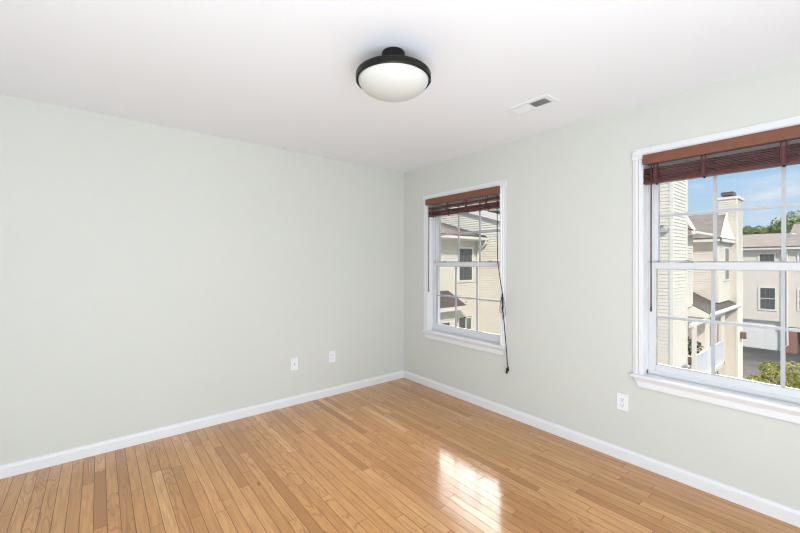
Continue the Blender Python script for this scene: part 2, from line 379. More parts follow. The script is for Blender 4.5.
# ------------------------------------------------------------------ blinds
def blind(yl, yr, label, hd, n, z_top, z_bot, tapes, gappy, wand_end, wy):
    t = thing('window_blind', (0, (yl + yr) / 2, 2.03), label, 'blind', None)
    e = -.012 if hd else .004
    v = MB().prism([(a_, b_ + hd) for a_, b_ in [(-.046, 1.995), (-.046, 2.052), (-.042, 2.060), (-.036, 2.062), (-.034, 2.058), (-.034, 1.995)]], yr - e, yl + e, 'y')
    v.box(-.036, -.0215, yl + e, yl + e - .01, 1.998 + hd, 2.060 + hd); v.box(-.036, -.0215, yr - e, yr - e + .01, 1.998 + hd, 2.060 + hd)
    v.build('valance', 'valance', t, bevel=.0015)
    MB().box(-.008, .048, yr + .010, yl - .010, 2.006 + hd, 2.033 + hd).build('headrail', 'slat', t)
    a, b = yl - .006, yr + .006
    nseg = 24
    for i in range(n):
        f = i / (n - 1)
        z = z_top + (z_bot + .016 - z_top) * (f ** (.9))
        if gappy:                     # two loose bunches with daylight between them
            z = (z_top - .004 * i) if i < n * .45 else (z_bot + .016 + .0065 * (n - i))
        til = random.uniform(-.25, .05); wd = .048; sag = random.uniform(.001, .006); skew = random.uniform(-.004, .004)
        m_ = MB(); vs = []; fs = []
        for k in range(nseg + 1):
            u = k / nseg; y = a + (b - a) * u
            zz = z + skew * (u - .5) - sag * abs(math.sin(u * math.pi * (len(tapes) - 1))) * (1 if gappy else .5)
            for (xx, dz) in ((-.5, 0), (.5, 0)):
                X_ = .016 + xx * wd * math.cos(til); Z_ = zz + xx * wd * math.sin(til) * .35
                vs += [(X_, y, Z_ + .0022), (X_, y, Z_ - .0022)]
        for k in range(nseg):
            q = 4 * k
            fs += [(q, q + 4, q + 6, q + 2), (q + 1, q + 3, q + 7, q + 5), (q, q + 1, q + 5, q + 4), (q + 2, q + 6, q + 7, q + 3)]
        fs += [(0, 2, 3, 1), (4 * nseg, 4 * nseg + 1, 4 * nseg + 3, 4 * nseg + 2)]
        m_.add(vs, fs); m_.build('slat', 'slat', t)
    br = MB().box(-.010, .042, b, a, z_bot, z_bot + .013).build('bottom_rail', 'slat', t, bevel=.003)
    for u in tapes:
        y = a + (b - a) * u
        m_ = MB()
        for yy in (y - .013, y + .007):
            m_.tube([(-.012, yy, 2.010 + hd), (-.018, yy + .003, (z_top + z_bot) / 2), (-.014, yy, z_bot - .003)], .0035, 6)
        m_.box(-.016, -.012, y - .012, y + .010, z_bot - .002, z_top)
        m_.build('ladder_tape', 'slat', t)
        MB().lathe([(0, -.010), (.006, -.009), (.007, 0), (0, 0)], (.016, y, z_bot), 10).build('cord_plug', 'cord', br)
    wz = 2.0 + hd
    wd_ = MB().tube([(-.026, wy, wz), (-.030, wy, (wz + wand_end) / 2), (-.030, wy, wand_end + .03)], .0042, 8)
    wo = wd_.build('tilt_wand', 'wand', t, smooth=True)
    MB().lathe([(0, 0), (.006, 0), (.0065, .012), (.005, .032), (0, .034)], (-.030, wy, wand_end), 10).build('wand_tip', 'wand', wo)
    return t
b1 = blind(-.428, -1.385, 'partly raised dark wood blind with loose slats on the smaller window by the corner', 0, 12, 1.970, 1.870, (.06, .30, .58, .84), True, 1.05, -.463)
blind(-2.518, -3.520, 'tightly raised dark wood blind on the large window at the right edge', .02, 10, 1.992, 1.892, (.07, .32, .66, .93), False, 1.052, -2.574)
# lift cord of the first blind, knotted and looped, hanging past the stool
def P(px, py, X):
    u = (px - 400) / 373; R = Vector((FW.y, -FW.x, 0)); d = FW + R * u; d.z = -(py - 262) / 373; t_ = (X - CAM.x) / d.x; return CAM + d * t_
cord = MB()
yc = -1.352
pts = [(-.012, yc, 1.99), (-.022, yc - .006, 1.60), (-.036, -1.374, 1.38), (-.058, -1.420, 1.20), (-.064, -1.446, 1.09)]
for dx in (-.002, .002):
    cord.tube([(x, y + dx, z) for x, y, z in pts], .0022, 6)
knot = (-.066, -1.446, 1.085)
random.seed(3)
cord.lathe([(0, .014), (.006, .010), (.009, 0), (.006, -.010), (0, -.014)], knot, 10)
for (dy, dz, w_) in ((.018, -.16, .018), (-.022, -.19, .020), (.004, -.13, .016), (-.008, -.22, .012)):
    lp = []
    for k in range(15):
        a = 2 * math.pi * k / 14
        lp.append((-.066 + .004 * math.sin(a * 2), knot[1] + dy * (1 - math.cos(a)) / 2 + w_ * math.sin(a) * .8, knot[2] + dz * (1 - math.cos(a)) / 2))
    cord.tube(lp, .0018, 5)
end = (-.068, -1.500, .475)
for dx in (-.0025, .002):
    cord.tube([knot, (-.068, -1.450 + dx, .96), (-.066, -1.468 + dx, .80), (-.068, -1.488 + dx, .62), (end[0], end[1] + dx, end[2])], .0024, 6)
co = cord.build('lift_cord', 'cord', b1, smooth=True)
for (dy, dz, tl) in ((-.006, 0, 0), (.008, -.022, .2)):
    MB().lathe([(0, 0), (.004, -.002), (.007, -.020), (.0105, -.045), (.008, -.050), (0, -.050)], (end[0], end[1] + dy, end[2] + dz), 12).build('tassel', 'cord', co, smooth=True)

# ------------------------------------------------------------------ wall plates
def outlet_right(y, z):
    t = thing('wall_outlet', (-.001, y, z), 'white duplex outlet on the right wall between the two windows', 'outlet')
    MB().box(-.007, 0, y - .036, y + .036, z - .058, z + .058).build('cover_plate', 'plastic', t, bevel=.003)
    for dz in (-.020, .020):
        r = MB().box(-.0095, -.006, y - .017, y + .017, z + dz - .0145, z + dz + .0145).build('receptacle', 'plastic', t, bevel=.004)
        s_ = MB().box(-.0102, -.0094, y - .0085, y - .0060, z + dz - .001, z + dz + .009).box(-.0102, -.0094, y + .0060, y + .0085, z + dz - .001, z + dz + .008)
        s_.box(-.0102, -.0094, y - .0025, y + .0025, z + dz - .010, z + dz - .005); s_.build('slot', 'dark', r)
    MB().lathe([(0, -.0085), (.003, -.0085), (.003, -.006)], (0, y, z), 10, 'x').build('screw', 'metall', t)
outlet_right(-2.393, .400)
t = thing('cable_jack', (-1.372, -.001, .392), 'white cable plate with one dark jack, left of the outlet on the blank wall', 'wall plate')
MB().box(-1.408, -1.336, -.008, 0, .334, .450).build('cover_plate', 'plastic', t, bevel=.003)
MB().lathe([(0, -.018), (.0045, -.018), (.0048, -.007), (.008, -.007), (.008, -.006)], (-1.372, 0, .392), 12, 'y').build('coax_jack', 'dark', t)
t = thing('wall_outlet', (-.963, -.001, .400), 'white duplex outlet on the blank left wall, nearer the room corner', 'outlet')
MB().box(-.999, -.927, -.008, 0, .342, .458).build('cover_plate', 'plastic', t, bevel=.003)
for dz in (-.020, .020):
    r = MB().box(-.980, -.946, -.0105, -.007, .400 + dz - .0145, .400 + dz + .0145).build('receptacle', 'plastic', t, bevel=.004)
    s_ = MB().box(-.9715, -.969, -.0113, -.0104, .400 + dz - .001, .400 + dz + .009).box(-.957, -.9545, -.0113, -.0104, .400 + dz - .001, .400 + dz + .009)
    s_.box(-.9655, -.9605, -.0113, -.0104, .400 + dz - .010, .400 + dz - .005); s_.build('slot', 'dark', r)

# ------------------------------------------------------------------ ceiling light
lc = (-1.670, -1.941)
t = thing('ceiling_light', (lc[0], lc[1], H), 'semi-flush ceiling light, black metal ring holding a white frosted glass bowl', 'ceiling light')
MB().lathe([(0, 0), (.056, 0), (.059, -.004), (.060, -.040), (.056, -.048), (.030, -.050), (.022, -.058), (.022, -.100), (0, -.100)], (lc[0], lc[1], H), 40).build('canopy', 'black', t, smooth=False)
ringp = [(.020, .020), (.180, .012), (.188, .010), (.191, .004), (.191, -.020), (.188, -.024), (.181, -.024), (.179, -.018), (.179, .004), (.020, .012), (.020, .020)]
zr = 2.317
ring = MB().lathe(ringp, (lc[0], lc[1], zr), 72).build('metal_ring', 'black', t)
for a in (math.radians(-150), math.radians(-30), math.radians(90), math.radians(-75)):
    c = (lc[0] + .192 * math.cos(a), lc[1] + .192 * math.sin(a), zr - .008)
    MB().lathe([(0, -.006), (.003, -.0055), (.005, -.003), (.0055, 0), (.005, .003), (.003, .0055), (0, .006)], c, 10).build('thumb_screw', 'black', ring)
bw = [(0.0, -.100)] + [(.179 * math.sin(math.radians(k * 7.5)), -.014 - .086 * math.cos(math.radians(k * 7.5))) for k in range(1, 13)] + [(.176, -.006)]
MB().lathe(bw, (lc[0], lc[1], zr), 72).build('glass_bowl', 'bowl', t, smooth=True)

# ------------------------------------------------------------------ ceiling vent
vx0, vx1, vy0, vy1 = -.628, -.468, -2.185, -1.865
t = thing('ceiling_vent', ((vx0 + vx1) / 2, (vy0 + vy1) / 2, H), 'white two-way ceiling air register, one half showing dark louvres', 'vent')
fr = MB(); z1 = H; z0 = H - .006; gx0, gx1, gy0, gy1 = vx0 + .033, vx1 - .033, vy0 + .035, vy1 - .035
fr.box(vx0, vx1, vy0, gy0, z0, z1); fr.box(vx0, vx1, gy1, vy1, z0, z1); fr.box(vx0, gx0, gy0, gy1, z0, z1); fr.box(gx1, vx1, gy0, gy1, z0, z1)
ym = (gy0 + gy1) / 2; fr.box(gx0, gx1, ym - .006, ym + .006, z0 + .0015, z1)
fr.build('frame', 'ventw', t, bevel=.0015)
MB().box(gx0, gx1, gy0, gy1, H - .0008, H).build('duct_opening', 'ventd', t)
for half in (0, 1):
    a, b = (gy0, ym - .006) if half == 0 else (ym + .006, gy1)
    n = 9
    for k in range(n):
        yy = a + (b - a) * (k + .5) / n
        dy = -.0045 if half == 0 else .0080
        dz = .005
        if half == 1: q0, q1 = (yy - .0035, H - .0012), (yy + .0035, H - .0060)
        else: q0, q1 = (yy + .0060, H - .0012), (yy - .0030, H - .0050)
        l = MB().hexa([(gx0, q0[0], q0[1]), (gx1, q0[0], q0[1]), (gx1, q1[0], q1[1]), (gx0, q1[0], q1[1])],
                      [(gx0, q0[0] + .0006, q0[1] + .0008), (gx1, q0[0] + .0006, q0[1] + .0008), (gx1, q1[0] + .0006, q1[1] + .0008), (gx0, q1[0] + .0006, q1[1] + .0008)])
        l.build('louvre', 'ventw', t)

# ================================================================== outside
GZ = -4.85
struct(MB().box(-15, 90, -60, 70, GZ - .3, GZ), 'ground', 'asphalt', 'grey asphalt drive between the houses', 'ground')
# storeys below our room, so the room stands on something
struct(MB().box(RX - TW, TW, RY - TW, TW, GZ, -.05), 'wall_lower_storey', 'outer')

def cut(poly, z):
    """s-extent of a convex polygon [(s,z)] at height z"""
    r = []
    for i in range(len(poly)):
        (s0, z0), (s1, z1) = poly[i], poly[(i + 1) % len(poly)]
        if (z0 - z) * (z1 - z) <= 0 and z0 != z1: r.append(s0 + (s1 - s0) * (z - z0) / (z1 - z0))
    return (min(r), max(r)) if r else None
def siding(mb, face, c, poly, h=.1016, lip=.034, back=.12, ref=0.):
    """lap siding on the plane X=c facing -X ('x') or Y=c facing -Y ('y')"""
    def mk(s, z, o): return (c - o, s, z) if face == 'x' else (s, c - o, z)
    zs = [p[1] for p in poly]; lo, hi = min(zs), max(zs)
    k0 = math.floor((lo - ref) / h); k1 = math.ceil((hi - ref) / h)
    for k in range(k0, k1):
        za = max(lo + 1e-4, ref + k * h); zb = min(hi - 1e-4, ref + (k + 1) * h)
        if zb - za < .004: continue
        A, B = cut(poly, za), cut(poly, zb)
        if not A or not B or A[1] - A[0] < .01: continue
        mb.add([mk(A[0], za, lip), mk(A[1], za, lip), mk(B[1], zb, .001), mk(B[0], zb, .001), mk(A[0], za, 0), mk(A[1], za, 0)],
               [(0, 1, 2, 3), (0, 4, 5, 1)])
    n = len(poly)
    mb.add([mk(s, z, 0) for s, z in poly] + [mk(s, z, -back) for s, z in poly], [tuple(range(n)), tuple(range(2 * n - 1, n - 1, -1))] + [(i, (i + 1) % n, n + (i + 1) % n, n + i) for i in range(n)])
    return mb
def out_box(face, c, s0, s1, z0, z1, d0, d1):
    """box standing proud of a facade: d0..d1 = distance in front of plane c"""
    return (c - d1, c - d0, s0, s1, z0, z1) if face == 'x' else (s0, s1, c - d1, c - d0, z0, z1)
def ext_window(parent, face, c, s0, s1, z0, z1, fw=.07, cols=2, rows=4, glass='eglass', mid=True, grille='screen'):
    f_ = MB()
    for a in ((s0 - fw, s0, z0 - fw, z1 + fw), (s1, s1 + fw, z0 - fw, z1 + fw), (s0, s1, z1, z1 + fw), (s0, s1, z0 - fw, z0)):
        f_.box(*out_box(face, c, a[0], a[1], a[2], a[3], -.01, .062))
    if mid: f_.box(*out_box(face, c, s0, s1, (z0 + z1) / 2 - .02, (z0 + z1) / 2 + .02, 0, .052))
    o = f_.build('window', 'etrim', parent)
    MB().box(*out_box(face, c, s0, s1, z0, z1, .040, .044)).build('pane', glass, o)
    if cols * rows > 1:
        g = MB()
        for k in range(1, cols): s = s0 + (s1 - s0) * k / cols; g.box(*out_box(face, c, s - .010, s + .010, z0, z1, .044, .048))
        for k in range(1, rows): z = z0 + (z1 - z0) * k / rows; g.box(*out_box(face, c, s0, s1, z - .010, z + .010, .022, .027))
        g.build('window_grille', grille, o)
    return o
def slab(pts, th, mb=None):
    """thick sheet under a planar quad"""
    mb = mb or MB(); return mb.hexa(pts, [(x, y, z - th) for x, y, z in pts])

# ---- house A : cream house straight across, facade X=10, a wing reaching towards us on the left
hA = thing('cream_house', (10, 6, GZ), 'cream sided house with gabled wing filling the view of the smaller window', 'house')
m = siding(MB(), 'x', 10, [(4.6, GZ), (13.4, GZ), (13.4, 2.75), (9.0, 4.0), (4.6, 2.68)]); m.build('front_wall', 'side', hA)
m = siding(MB(), 'x', 10, [(1.5, GZ), (4.6, GZ), (4.6, 2.68), (1.5, 2.68)]); m.build('front_wall', 'side', hA)
m = siding(MB(), 'y', 7.05, [(4.2, GZ), (9.995, GZ), (9.995, 2.40), (4.2, 2.40)]); m.build('wing_wall', 'side', hA)
m = siding(MB(), 'x', 4.2, [(7.05, GZ), (14, GZ), (14, 2.4), (7.05, 2.4)]); m.build('wing_wall', 'sidep', hA)
MB().box(10.15, 13, 1.6, 13.2, GZ, 2.5).build('house_body', 'outer', hA)
# gable rake on the facade
def rake(y0, z0, y1, z1, x0, x1, h, mat_, nm, par):
    return MB().hexa([(x0, y0, z0), (x0, y1, z1), (x0, y1, z1 + h), (x0, y0, z0 + h)], [(x1, y0, z0), (x1, y1, z1), (x1, y1, z1 + h), (x1, y0, z0 + h)]).build(nm, mat_, par)
sl = .298
def rz(y): return 3.00 + sl * (y - 5.67)
rake(3.9, rz(3.9), 9.0, rz(9.0), 9.83, 9.87, .26, 'etrim', 'rake_board', hA)
rake(14.1, rz(3.9), 9.0, rz(9.0), 9.83, 9.87, .26, 'etrim', 'rake_board', hA)
slab([(9.86, 3.9, rz(3.9) + .22), (13.2, 3.9, rz(3.9) + .22), (13.2, 9, rz(9) + .22), (9.86, 9, rz(9) + .22)], .05).build('roof', 'roof', hA)
slab([(9.86, 14.1, rz(3.9) + .22), (13.2, 14.1, rz(3.9) + .22), (13.2, 9, rz(9) + .22), (9.86, 9, rz(9) + .22)], .05).build('roof', 'roof', hA)
MB().hexa([(9.86, 3.9, rz(3.9)), (10, 3.9, rz(3.9)), (10, 9, rz(9)), (9.86, 9, rz(9))], [(9.86, 3.9, rz(3.9) + .02), (10, 3.9, rz(3.9) + .02), (10, 9, rz(9) + .02), (9.86, 9, rz(9) + .02)]).build('soffit', 'etrim', hA)
# main roof rising behind the rake, facing us
slab([(10.6, 1.5, 3.05), (10.6, 9.6, 3.05 + .9), (13.2, 9.6, 4.9), (13.2, 1.5, 4.0)], .08).build('main_roof', 'roof', hA)
# wing roof
def wz(y): return 2.47 + .302 * (y - 6.58)
slab([(3.9, 6.58, wz(6.58)), (10.0, 6.58, wz(6.58)), (10.0, 11.0, wz(11)), (3.9, 11.0, wz(11))], .05).build('wing_roof', 'roofd', hA)
MB().box(3.9, 10.0, 6.58, 6.61, 2.27, 2.41).build('fascia', 'etrim', hA)
MB().box(3.9, 10.0, 6.61, 7.05, 2.27, 2.29).build('soffit', 'etrim', hA)
gp = [(6.46, 2.40), (6.47, 2.31), (6.50, 2.285), (6.575, 2.285), (6.575, 2.41), (6.565, 2.41), (6.565, 2.30), (6.505, 2.30), (6.485, 2.32), (6.475, 2.40)]
MB().prism(gp, 3.9, 9.98, 'x').build('gutter', 'etrim', hA)
MB().tube([(9.86, 6.52, 2.30), (9.86, 6.54, 2.16), (9.88, 6.80, 1.98), (9.90, 6.97, 1.90), (9.90, 6.98, 1.6), (9.90, 6.98, GZ)], .042, 8).build('downspout', 'etrim', hA)
MB().box(9.90, 9.985, 6.99, 7.03, GZ, 2.27).build('corner_trim', 'etrim', hA)
w0 = ext_window(hA, 'y', 7.05, 8.74, 9.53, .62, 1.93, .09, 3, 5)
ext_window(hA, 'y', 7.05, 8.72, 9.50, -1.98, -.92, .07, 1, 1)
# open sash of the lower window
MBs = MB()
s0, s1, zz0, zz1 = 9.10, 9.50, -1.95, -.94
for a in ((s0, s0 + .05, zz0, zz1), (s1 - .05, s1, zz0, zz1), (s0, s1, zz1 - .05, zz1), (s0, s1, zz0, zz0 + .05), (s0, s1, -1.50, -1.45)):
    MBs.box(a[0], a[1], 6.975, 6.995, a[2], a[3])
so = MBs.build('open_sash', 'etrim', hA)
MB().box(s0 + .05, s1 - .05, 6.983, 6.988, zz0 + .05, zz1 - .05).build('pane', 'eglassg', so)
# pent roof and bump-out low on the wing
pr = MB()
pr.add([(4.2, 7.05, .26), (8.07, 7.05, .26), (8.62, 6.50, -.36), (4.2, 6.50, -.36), (8.62, 7.05, -.36), (4.2, 7.05, -.36)], [(0, 3, 2, 1), (1, 2, 4), (3, 5, 4, 2), (0, 5, 3), (0, 1, 4, 5)])
pr.build('pent_roof', 'roofd', hA)
MB().box(4.2, 8.35, 6.50, 6.54, -.52, -.37).build('pent_fascia', 'etrim', hA)
m = siding(MB(), 'y', 6.82, [(4.2, GZ), (8.33, GZ), (8.33, -.40), (4.2, -.40)], back=.22); m.build('bay_wall', 'side', hA)
ext_window(hA, 'y', 6.82, 7.15, 7.92, -2.0, -1.0, .07, 2, 3)
MB().lathe([(0, -.05), (.03, -.05), (.045, -.03), (.05, 0)], (9.2, 7.04, -.28), 14, 'y').build('round_vent', 'metall', hA)
# tall chimney chase at the near corner
c_ = MB(); siding(c_, 'x', 10, [(.0, GZ), (1.5, GZ), (1.5, 5.3), (.0, 5.3)], lip=.016); c_.build('chimney_wall', 'side', hA)
c_ = MB(); siding(c_, 'y', 0, [(10.0, GZ), (11.4, GZ), (11.4, 5.3), (10.0, 5.3)], lip=.016); c_.build('chimney_wall', 'side', hA)
MB().box(9.965, 10.05, -.035, .05, GZ, 5.3).build('corner_trim', 'etrim', hA)
MB().box(11.33, 11.42, -.03, .05, GZ, 5.3).build('corner_trim', 'etrim', hA)
MB().box(9.9, 11.5, -.1, 1.6, 5.3, 5.42).build('chimney_cap', 'etrim', hA)
MB().box(10.12, 11.35, .12, 1.5, GZ, 5.3).build('chimney_body', 'outer', hA)
def hitp(px, py, X=None, Y=None):
    u = (px - 400) / 373; R = Vector((FW.y, -FW.x, 0)); d = FW + R * u; d.z = -(py - 262) / 373
    t_ = (X - CAM.x) / d.x if X is not None else (Y - CAM.y) / d.y
    return CAM + d * t_
v = hitp(663.5, 230, X=9.97)
vb = MB().lathe([(0, -.10), (.075, -.10), (.11, -.06), (.12, 0)], (v.x, v.y, v.z), 18, 'x'); vb.build('vent_hood', 'metall', hA)
MB().box(v.x - .12, v.x, v.y - .02, v.y + .12, v.z + .09, v.z + .14).build('vent_lid', 'metalg', hA)
v = hitp(660.5, 366, X=9.97); MB().box(v.x - .03, v.x, v.y - .05, v.y + .02, v.z - .015, v.z + .015).build('hose_bib', 'dark', hA)
v = hitp(683, 367, Y=-.02); MB().box(v.x - .22, v.x + .15, -.16, -.02, v.z - .05, v.z + .05).lathe([(0, -.22), (.07, -.22), (.09, -.16), (.09, -.10)], (v.x - .1, 0, v.z + .03), 14, 'y').build('flood_light', 'metalg', hA)

# ---- house B : stepped house with porch and chimney, seen in the middle of the large window
hB = thing('porch_house', (18.4, 2, GZ), 'cream house with balcony porch, brown roofs and tall sided chimney', 'house')
m = siding(MB(), 'y', .85, [(14.9, -.38), (15.68, -.38), (15.68, 2.50), (14.9, 2.50)]); m.build('upper_wall', 'side', hB)
m = siding(MB(), 'x', 18.4, [(.55, -.42), (3, -.42), (3, 2.30), (.55, 2.30)]); m.build('upper_wall', 'sidep', hB)
m = siding(MB(), 'x', 14.9, [(.85, -.38), (5.0, -.38), (5.0, 2.50), (.85, 2.50)]); m.build('upper_wall', 'side', hB)
m = siding(MB(), 'y', .55, [(18.4, -.42), (20.79, -.42), (20.79, 2.30), (18.4, 2.30)]); m.build('bay_wall', 'side', hB)
m = siding(MB(), 'x', 18.4, [(.55, GZ), (4.5, GZ), (4.5, -.64), (.55, -.64)], lip=.016); m.build('porch_back_wall', 'sidep', hB)
m = siding(MB(), 'x', 20.8, [(.30, GZ), (1.2, GZ), (1.2, -.5), (.30, -.5)]); m.build('side_wall', 'sidep', hB)
m = siding(MB(), 'x', 20.8, [(.30, -.5), (.55, -.5), (.55, 2.4), (.30, 2.4)]); m.build('side_wall', 'sidep', hB)
MB().box(18.55, 20.7, .67, 5, -.42, 2.3).build('house_body', 'outer', hB)
MB().box(15.05, 15.66, 1.0, 5, -.38, 2.48).build('house_body', 'outer', hB)
for x_, y_ in ((18.4, .55),):
    MB().box(x_ - .03, x_ + .05, y_ - .03, y_ + .05, -.42, 2.3).build('corner_trim', 'etrim', hB)
MB().box(15.62, 15.70, .82, .90, -.38, 2.5).build('corner_trim', 'etrim', hB)
v0, v1 = hitp(724.2, 260, Y=.53), hitp(728.2, 260, Y=.53)
ext_window(hB, 'y', .55, v0.x, v1.x, .58, 2.0, .07, 1, 1, mid=False)
# bay eaves and roof facing us
MB().box(18.0, 20.8, .36, .40, 2.27, 2.40).build('fascia', 'etrim', hB)
MB().box(18.0, 18.04, .36, 4.5, 2.27, 2.40).build('fascia', 'etrim', hB)
MB().box(18.04, 20.8, .40, .55, 2.27, 2.29).build('soffit', 'etrim', hB)
MB().box(18.04, 18.40, .40, 1.4, 2.27, 2.29).build('soffit', 'etrim', hB)
slab([(17.98, .36, 2.44), (17.98, 4.5, 2.44), (21.0, 4.5, 3.78), (21.0, .70, 3.78)], .05).build('bay_roof', 'roof', hB)
MB().add([(17.98, .34, 2.42), (20.8, .34, 2.42), (21.0, .72, 3.74), (20.9, .64, 3.74)], [(0, 1, 2), (0, 2, 3)]).build('bay_roof_side', 'side', hB)
MB().tube([(17.98, .35, 2.44), (20.95, .68, 3.80)], .04, 6).build('roof_edge', 'etrim', hB)
# front block eaves + steep gable piece
MB().box(14.6, 17.0, .58, .62, 2.42, 2.55).build('fascia', 'etrim', hB)
MB().prism([(.46, 2.55), (.46, 2.46), (.50, 2.42), (.58, 2.42), (.58, 2.55)], 14.55, 17.0, 'x').build('gutter', 'etrim', hB)
MB().box(14.6, 17.0, .62, .85, 2.42, 2.44).build('soffit', 'etrim', hB)
slab([(14.95, .56, 2.60), (17.0, .56, 2.60), (17.0, 3.0, 3.5), (14.95, 3.0, 3.5)], .05).build('block_roof', 'roofd', hB)
rake(.58, 2.50, 1.25, 3.9, 14.90, 14.98, .16, 'etrim', 'rake_board', hB)
MB().hexa([(15.0, .66, 2.58), (15.0, 3.2, 2.58), (15.0, 3.2, 4.1), (15.0, 1.30, 3.95)], [(15.1, .66, 2.58), (15.1, 3.2, 2.58), (15.1, 3.2, 4.1), (15.1, 1.30, 3.95)]).build('gable_wall', 'side', hB)
# chimney
ch = MB(); siding(ch, 'x', 20.8, [(.30, 2.4), (1.30, 2.4), (1.30, 3.55), (.30, 3.55)]); siding(ch, 'x', 20.8, [(.30, 3.55), (.98, 3.55), (.98, 4.40), (.30, 4.40)])
siding(ch, 'y', .30, [(20.8, GZ), (22.0, GZ), (22.0, 4.40), (20.8, 4.40)]); ch.build('chimney', 'side', hB)
MB().box(20.95, 21.95, .42, .95, 2.0, 4.40).build('chimney_core', 'outer', hB)
MB().box(20.75, 22.08, .22, 1.05, 4.40, 4.52).build('chimney_cap', 'etrim', hB)
fl = MB().box(20.95, 21.6, .50, .88, 4.52, 4.58); fl.box(20.92, 21.64, .46, .92, 4.62, 4.78)
for a in (20.98, 21.55):
    for b in (.52, .84): fl.box(a, a + .03, b, b + .03, 4.58, 4.62)
fl.build('flue_cap', 'dark', hB)
MB().box(20.76, 20.83, .27, .33, GZ, 4.4).build('corner_trim', 'etrim', hB)
v = hitp(741, 335, Y=.26); MB().box(v.x - .12, v.x + .14, .08, .27, v.z - .16, v.z + .16).build('wall_lantern', 'bronze', hB)
# porch roof
def pz(y): return -.62 + .55 * (y - .30)
slab([(15.6, .28, pz(.28)), (20.79, .28, pz(.28)), (20.79, 1.46, pz(1.46)), (15.6, 1.46, pz(1.46))], .05).build('porch_roof', 'roofd', hB)
MB().prism([(.12, -.62), (.12, -.70), (.16, -.75), (.26, -.75), (.26, -.62)], 15.6, 20.75, 'x').build('porch_gutter', 'etrim', hB)
MB().hexa([(15.56, .28, -.80), (15.56, 1.5, -.80), (15.56, 1.5, pz(1.5) - .03), (15.56, .28, pz(.28) - .03)], [(15.62, .28, -.80), (15.62, 1.5, -.80), (15.62, 1.5, pz(1.5) - .03), (15.62, .28, pz(.28) - .03)]).build('porch_pediment', 'etrim', hB)
MB().box(13.4, 18.3, .33, .40, -.94, -.82).build('porch_beam', 'etrim', hB)
MB().box(15.60, 15.66, .36, 1.5, -1.02, -.93).build('porch_beam', 'etrim', hB)
for (x_, y_) in ((15.7, .36), (13.85, .36), (18.28, .36)):
    MB().box(x_ - .06, x_ + .06, y_ - .06, y_ + .06, GZ if y_ < .5 else -2.95, -.80).build('post', 'etrim', hB)
MB().box(13.4, 18.4, .30, 3.5, -3.10, -2.92).build('deck', 'etrim', hB)
def railing(a, b, along):
    r = MB()
    if along == 'x':
        r.box(a, b, .33, .40, -2.10, -2.03); r.box(a, b, .34, .39, -2.86, -2.80)
        n = int((b - a) / .085)
        for k in range(n): s = a + (b - a) * (k + .5) / n; r.box(s - .026, s + .026, .35, .385, -2.80, -2.10)
    else:
        r.box(13.46, 13.53, a, b, -2.10, -2.03); r.box(13.47, 13.52, a, b, -2.86, -2.80)
        n = int((b - a) / .11)
        for k in range(n): s = a + (b - a) * (k + .5) / n; r.box(13.48, 13.51, s - .02, s + .02, -2.80, -2.10)
    r.build('railing', 'rail', hB)
railing(15.76, 18.22, 'x'); railing(13.91, 15.64, 'x'); railing(.92, 2.6, 'y'); 
d_ = MB().box(18.34, 18.385, .62, .78, -2.9, -.95).build('patio_door', 'etrim', hB)
MB().box(18.325, 18.345, .63, .72, -2.8, -1.05).build('pane', 'eglass', d_)
MB().box(18.3, 18.39, .62, 1.1, GZ, -3.2).build('lower_door', 'brick', hB)

# potted shrub on the porch
def leaves(n, fn, size, m_, parent, nm='foliage', seed=1):
    rnd = random.Random(seed); q = MB()
    for i in range(n):
        p, nrm = fn(rnd); s = size * rnd.uniform(.6, 1.3)
        a = Vector((rnd.gauss(0, 1), rnd.gauss(0, 1), rnd.gauss(0, .6))).normalized()
        d = (Vector(nrm) + a * .8).normalized(); u = d.cross(Vector((rnd.gauss(0, 1), rnd.gauss(0, 1), rnd.gauss(0, 1)))).normalized(); v_ = d.cross(u)
        P_ = Vector(p)
        q.add([P_ - u * s, P_ - v_ * s * .45 + d * s * .12, P_ + u * s, P_ + v_ * s * .45 + d * s * .12], [(0, 1, 2, 3)])
    return q.build(nm, m_, parent)
def blob(cs):
    def fn(r):
        c, rad, sq = r.choices(cs, weights=[k[1] ** 2 for k in cs])[0]
        d = Vector((r.gauss(0, 1), r.gauss(0, 1), r.gauss(0, 1))).normalized()
        k = rad * (r.uniform(.5, 1.0) ** .4) * (1 + .12 * math.sin(d.x * 9 + d.y * 7) * math.cos(d.z * 8))
        return (c[0] + d.x * k, c[1] + d.y * k, c[2] + d.z * k * sq), d
    return fn
t = thing('potted_plant', (16.3, 1.15, -2.92), 'dark leafy potted plant on the porch of the balcony house', 'plant')
MB().lathe([(0, 0), (.13, 0), (.18, .30), (.16, .30), (.15, .26), (0, .26)], (16.3, 1.15, -2.92), 18).build('pot', 'bronze', t)
leaves(260, blob([((16.3, 1.15, -2.15), .36, 1.1), ((16.5, .95, -2.2), .28, 1)]), .08, 'leaf_d', t, seed=4)

